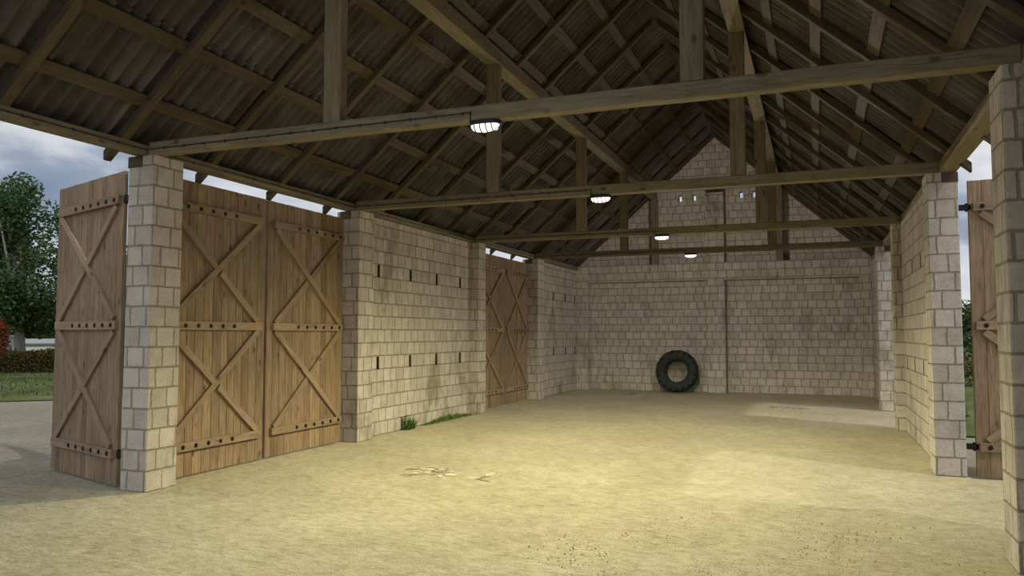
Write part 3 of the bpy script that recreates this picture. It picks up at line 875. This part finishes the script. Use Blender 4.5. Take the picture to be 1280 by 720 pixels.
def hedge(a, b, h, w, n, label, seed):
    a, b = Vector(a), Vector(b); r = empty('hedge', a); rr = random.Random(seed); L = (b-a).length; d = (b-a).normalized(); s = Vector((-d.y, d.x, 0))
    t = MB()
    for i in range(int(L/.8)):
        p = d*(.4+.8*i); t.tube([p+Vector((0,0,-.05)), p+Vector((rr.uniform(-.1,.1), rr.uniform(-.1,.1), h*.7))], [.03,.012], 5)
    t.build('stem', M['twig'], r)
    m = MB()
    for _ in range(n):
        p = d*rr.uniform(0, L) + s*rr.uniform(-w/2, w/2)
        hh = h*(.92 + .14*mnoise.noise(Vector((p.x*.9, p.y*.9, 4))))
        p.z = rr.random()**.75*hh
        sz = rr.uniform(.05,.12); u = Vector((rr.gauss(0,1),rr.gauss(0,1),rr.gauss(0,.6))).normalized(); q = u.cross(Vector((rr.gauss(0,1),rr.gauss(0,1),rr.gauss(0,1)))).normalized()
        m.add([p-u*sz*.5, p+q*sz*.3, p+u*sz*.5, p-q*sz*.3], [(0,1,2,3)])
    link_raw('foliage', m.v, m.f, M['leaf_hedge'], r)
    tag(r, label, 'hedge')
hedge((-31.5, 15.2, 0), (-22.0, 21.5, 0), 1.10, .9, 30000, 'brownish clipped hedge along the far side of the lawn', 1)
hedge((9.4, 23.4, 0), (14.6, 23.4, 0), 1.15, .9, 6000, 'brownish clipped hedge seen through the gap by the open sunny bay', 2)
def shed(loc, rz, w, d, h, rise, name, label):
    r = empty(name, loc, rz); m = MB()
    m.prism([(-w/2,0),(w/2,0),(w/2,h),(0,h+rise),(-w/2,h)], -d/2, d/2); m.build('wall', M['white_wall'], r)
    m = MB(); e = .15; t = .07
    m.prism([(-w/2-e,h-e*rise/(w/2)),(0,h+rise),(w/2+e,h-e*rise/(w/2)),(w/2+e,h-e*rise/(w/2)+t),(0,h+rise+t),(-w/2-e,h-e*rise/(w/2)+t)], -d/2-e, d/2+e)
    m.build('roof', M['grey_roof'], r)
    m = MB(); m.box(-.28, .28, -d/2-.02, -d/2+.02, .02, h*.78); m.build('door_panel', M['grey_roof'], r)
    tag(r, label, 'shed')
shed((-36.9, 27.4, 0), math.radians(58+90), 2.2, 3.6, 1.18, .22, 'long_shed', 'long low white shed with a grey roof beyond the hedge')
shed((-33.6, 23.3, 0), math.radians(38), 1.0, 1.0, 1.5, .12, 'small_shed', 'small white shed left of the pale tree trunk')

# ------------------------------------------------------------------ light: cloudy sky, weak sun, the four lamps
w = bpy.data.worlds.new('overcast'); SC.world = w; w.use_nodes = True
nt = w.node_tree; N = nt.nodes; bg = N['Background']
tc = N.new('ShaderNodeTexCoord'); mp = N.new('ShaderNodeMapping'); mp.inputs['Scale'].default_value = (1.0, 1.0, 3.2); mp.inputs['Location'].default_value = (.35, .2, .1)
nt.links.new(tc.outputs['Generated'], mp.inputs[0])
nz = N.new('ShaderNodeTexNoise'); nz.inputs['Scale'].default_value = 2.6; nz.inputs['Detail'].default_value = 7; nz.inputs['Roughness'].default_value = .56; nz.inputs['Distortion'].default_value = .35
nt.links.new(mp.outputs[0], nz.inputs['Vector'])
cr = N.new('ShaderNodeValToRGB'); nt.links.new(nz.outputs['Fac'], cr.inputs[0])
for i, (p, c) in enumerate([(.36,(.25,.325,.46)),(.46,(.38,.45,.57)),(.54,(.68,.73,.80)),(.64,(1.0,1.0,1.0))]):
    e = cr.color_ramp.elements[i] if i < 2 else cr.color_ramp.elements.new(p)
    e.position = p; e.color = (*c, 1)
nt.links.new(cr.outputs[0], bg.inputs[0])
# extra sky brightness added behind the camera, roughly sunward, as fill for the interior
dp = N.new('ShaderNodeVectorMath'); dp.operation = 'DOT_PRODUCT'; nt.links.new(tc.outputs['Generated'], dp.inputs[0]); dp.inputs[1].default_value = Vector((.42, -.80, .42)).normalized()
m0 = N.new('ShaderNodeMath'); m0.operation = 'MAXIMUM'; nt.links.new(dp.outputs['Value'], m0.inputs[0]); m0.inputs[1].default_value = 0
m1 = N.new('ShaderNodeMath'); m1.operation = 'POWER'; nt.links.new(m0.outputs[0], m1.inputs[0]); m1.inputs[1].default_value = 2.0
m2 = N.new('ShaderNodeMath'); m2.operation = 'MULTIPLY_ADD'; nt.links.new(m1.outputs[0], m2.inputs[0]); m2.inputs[1].default_value = 1.5; m2.inputs[2].default_value = .85
nt.links.new(m2.outputs[0], bg.inputs[1])

sun = bpy.data.lights.new('sun', 'SUN'); sun.energy = 1.35; sun.angle = math.radians(1.5); sun.color = (1,.95,.88)
so = bpy.data.objects.new('sun', sun); COL.objects.link(so)
sd = Vector((2.4, -1.2, 2.85)).normalized()
so.rotation_euler = sd.to_track_quat('Z', 'Y').to_euler(); so.location = (20, -10, 24)

def spot(loc, power, col, angle, falloff='Constant', blend=1.0):
    l = bpy.data.lights.new('lamp_light', 'SPOT'); l.energy = power; l.color = col; l.spot_size = math.radians(angle); l.spot_blend = blend
    l.shadow_soft_size = .09
    if falloff:
        l.use_nodes = True; t = l.node_tree; em = t.nodes['Emission']
        fo = t.nodes.new('ShaderNodeLightFalloff'); fo.inputs['Strength'].default_value = 1.0
        t.links.new(fo.outputs[falloff], em.inputs['Strength'])
    o = bpy.data.objects.new('lamp_light', l); COL.objects.link(o); o.location = loc; return o
YEL = (1.0, .94, .58)
spot((LX, YP[0]+.055, 3.55), 33, YEL, 136)
spot((LX, YP[1]+.055, 3.55), 55, YEL, 171, blend=.85)
spot((LX, YP[2]+.055, 3.55), 5.5, (1,.95,.88), 165)
def glow(loc, power, col):
    """bare lamp light spreading all round below and beside the housing"""
    l = bpy.data.lights.new('lamp_light', 'POINT'); l.energy = power; l.color = col; l.shadow_soft_size = .08
    l.use_nodes = True; t = l.node_tree; em = t.nodes['Emission']
    fo = t.nodes.new('ShaderNodeLightFalloff'); fo.inputs['Strength'].default_value = 1.0
    t.links.new(fo.outputs['Constant'], em.inputs['Strength'])
    o = bpy.data.objects.new('lamp_light', l); COL.objects.link(o); o.location = loc; return o
glow((LX, YP[3]+.055, 3.54), 7.5, (1,.94,.87))

# ------------------------------------------------------------------ camera
cam = bpy.data.cameras.new('camera'); cam.sensor_width = 36; cam.lens = 987.74/1280*36; cam.clip_end = 500
co = bpy.data.objects.new('camera', cam); COL.objects.link(co)
co.location = (6.8736, -6.7207, 1.727); co.rotation_euler = (math.pi/2+.0587, 0, .367)
SC.camera = co
vs = SC.view_settings
vs.view_transform = 'Standard'; vs.look = 'None'; vs.gamma = 1; vs.exposure = 0
try: vs.use_curve_mapping = False
except Exception: pass
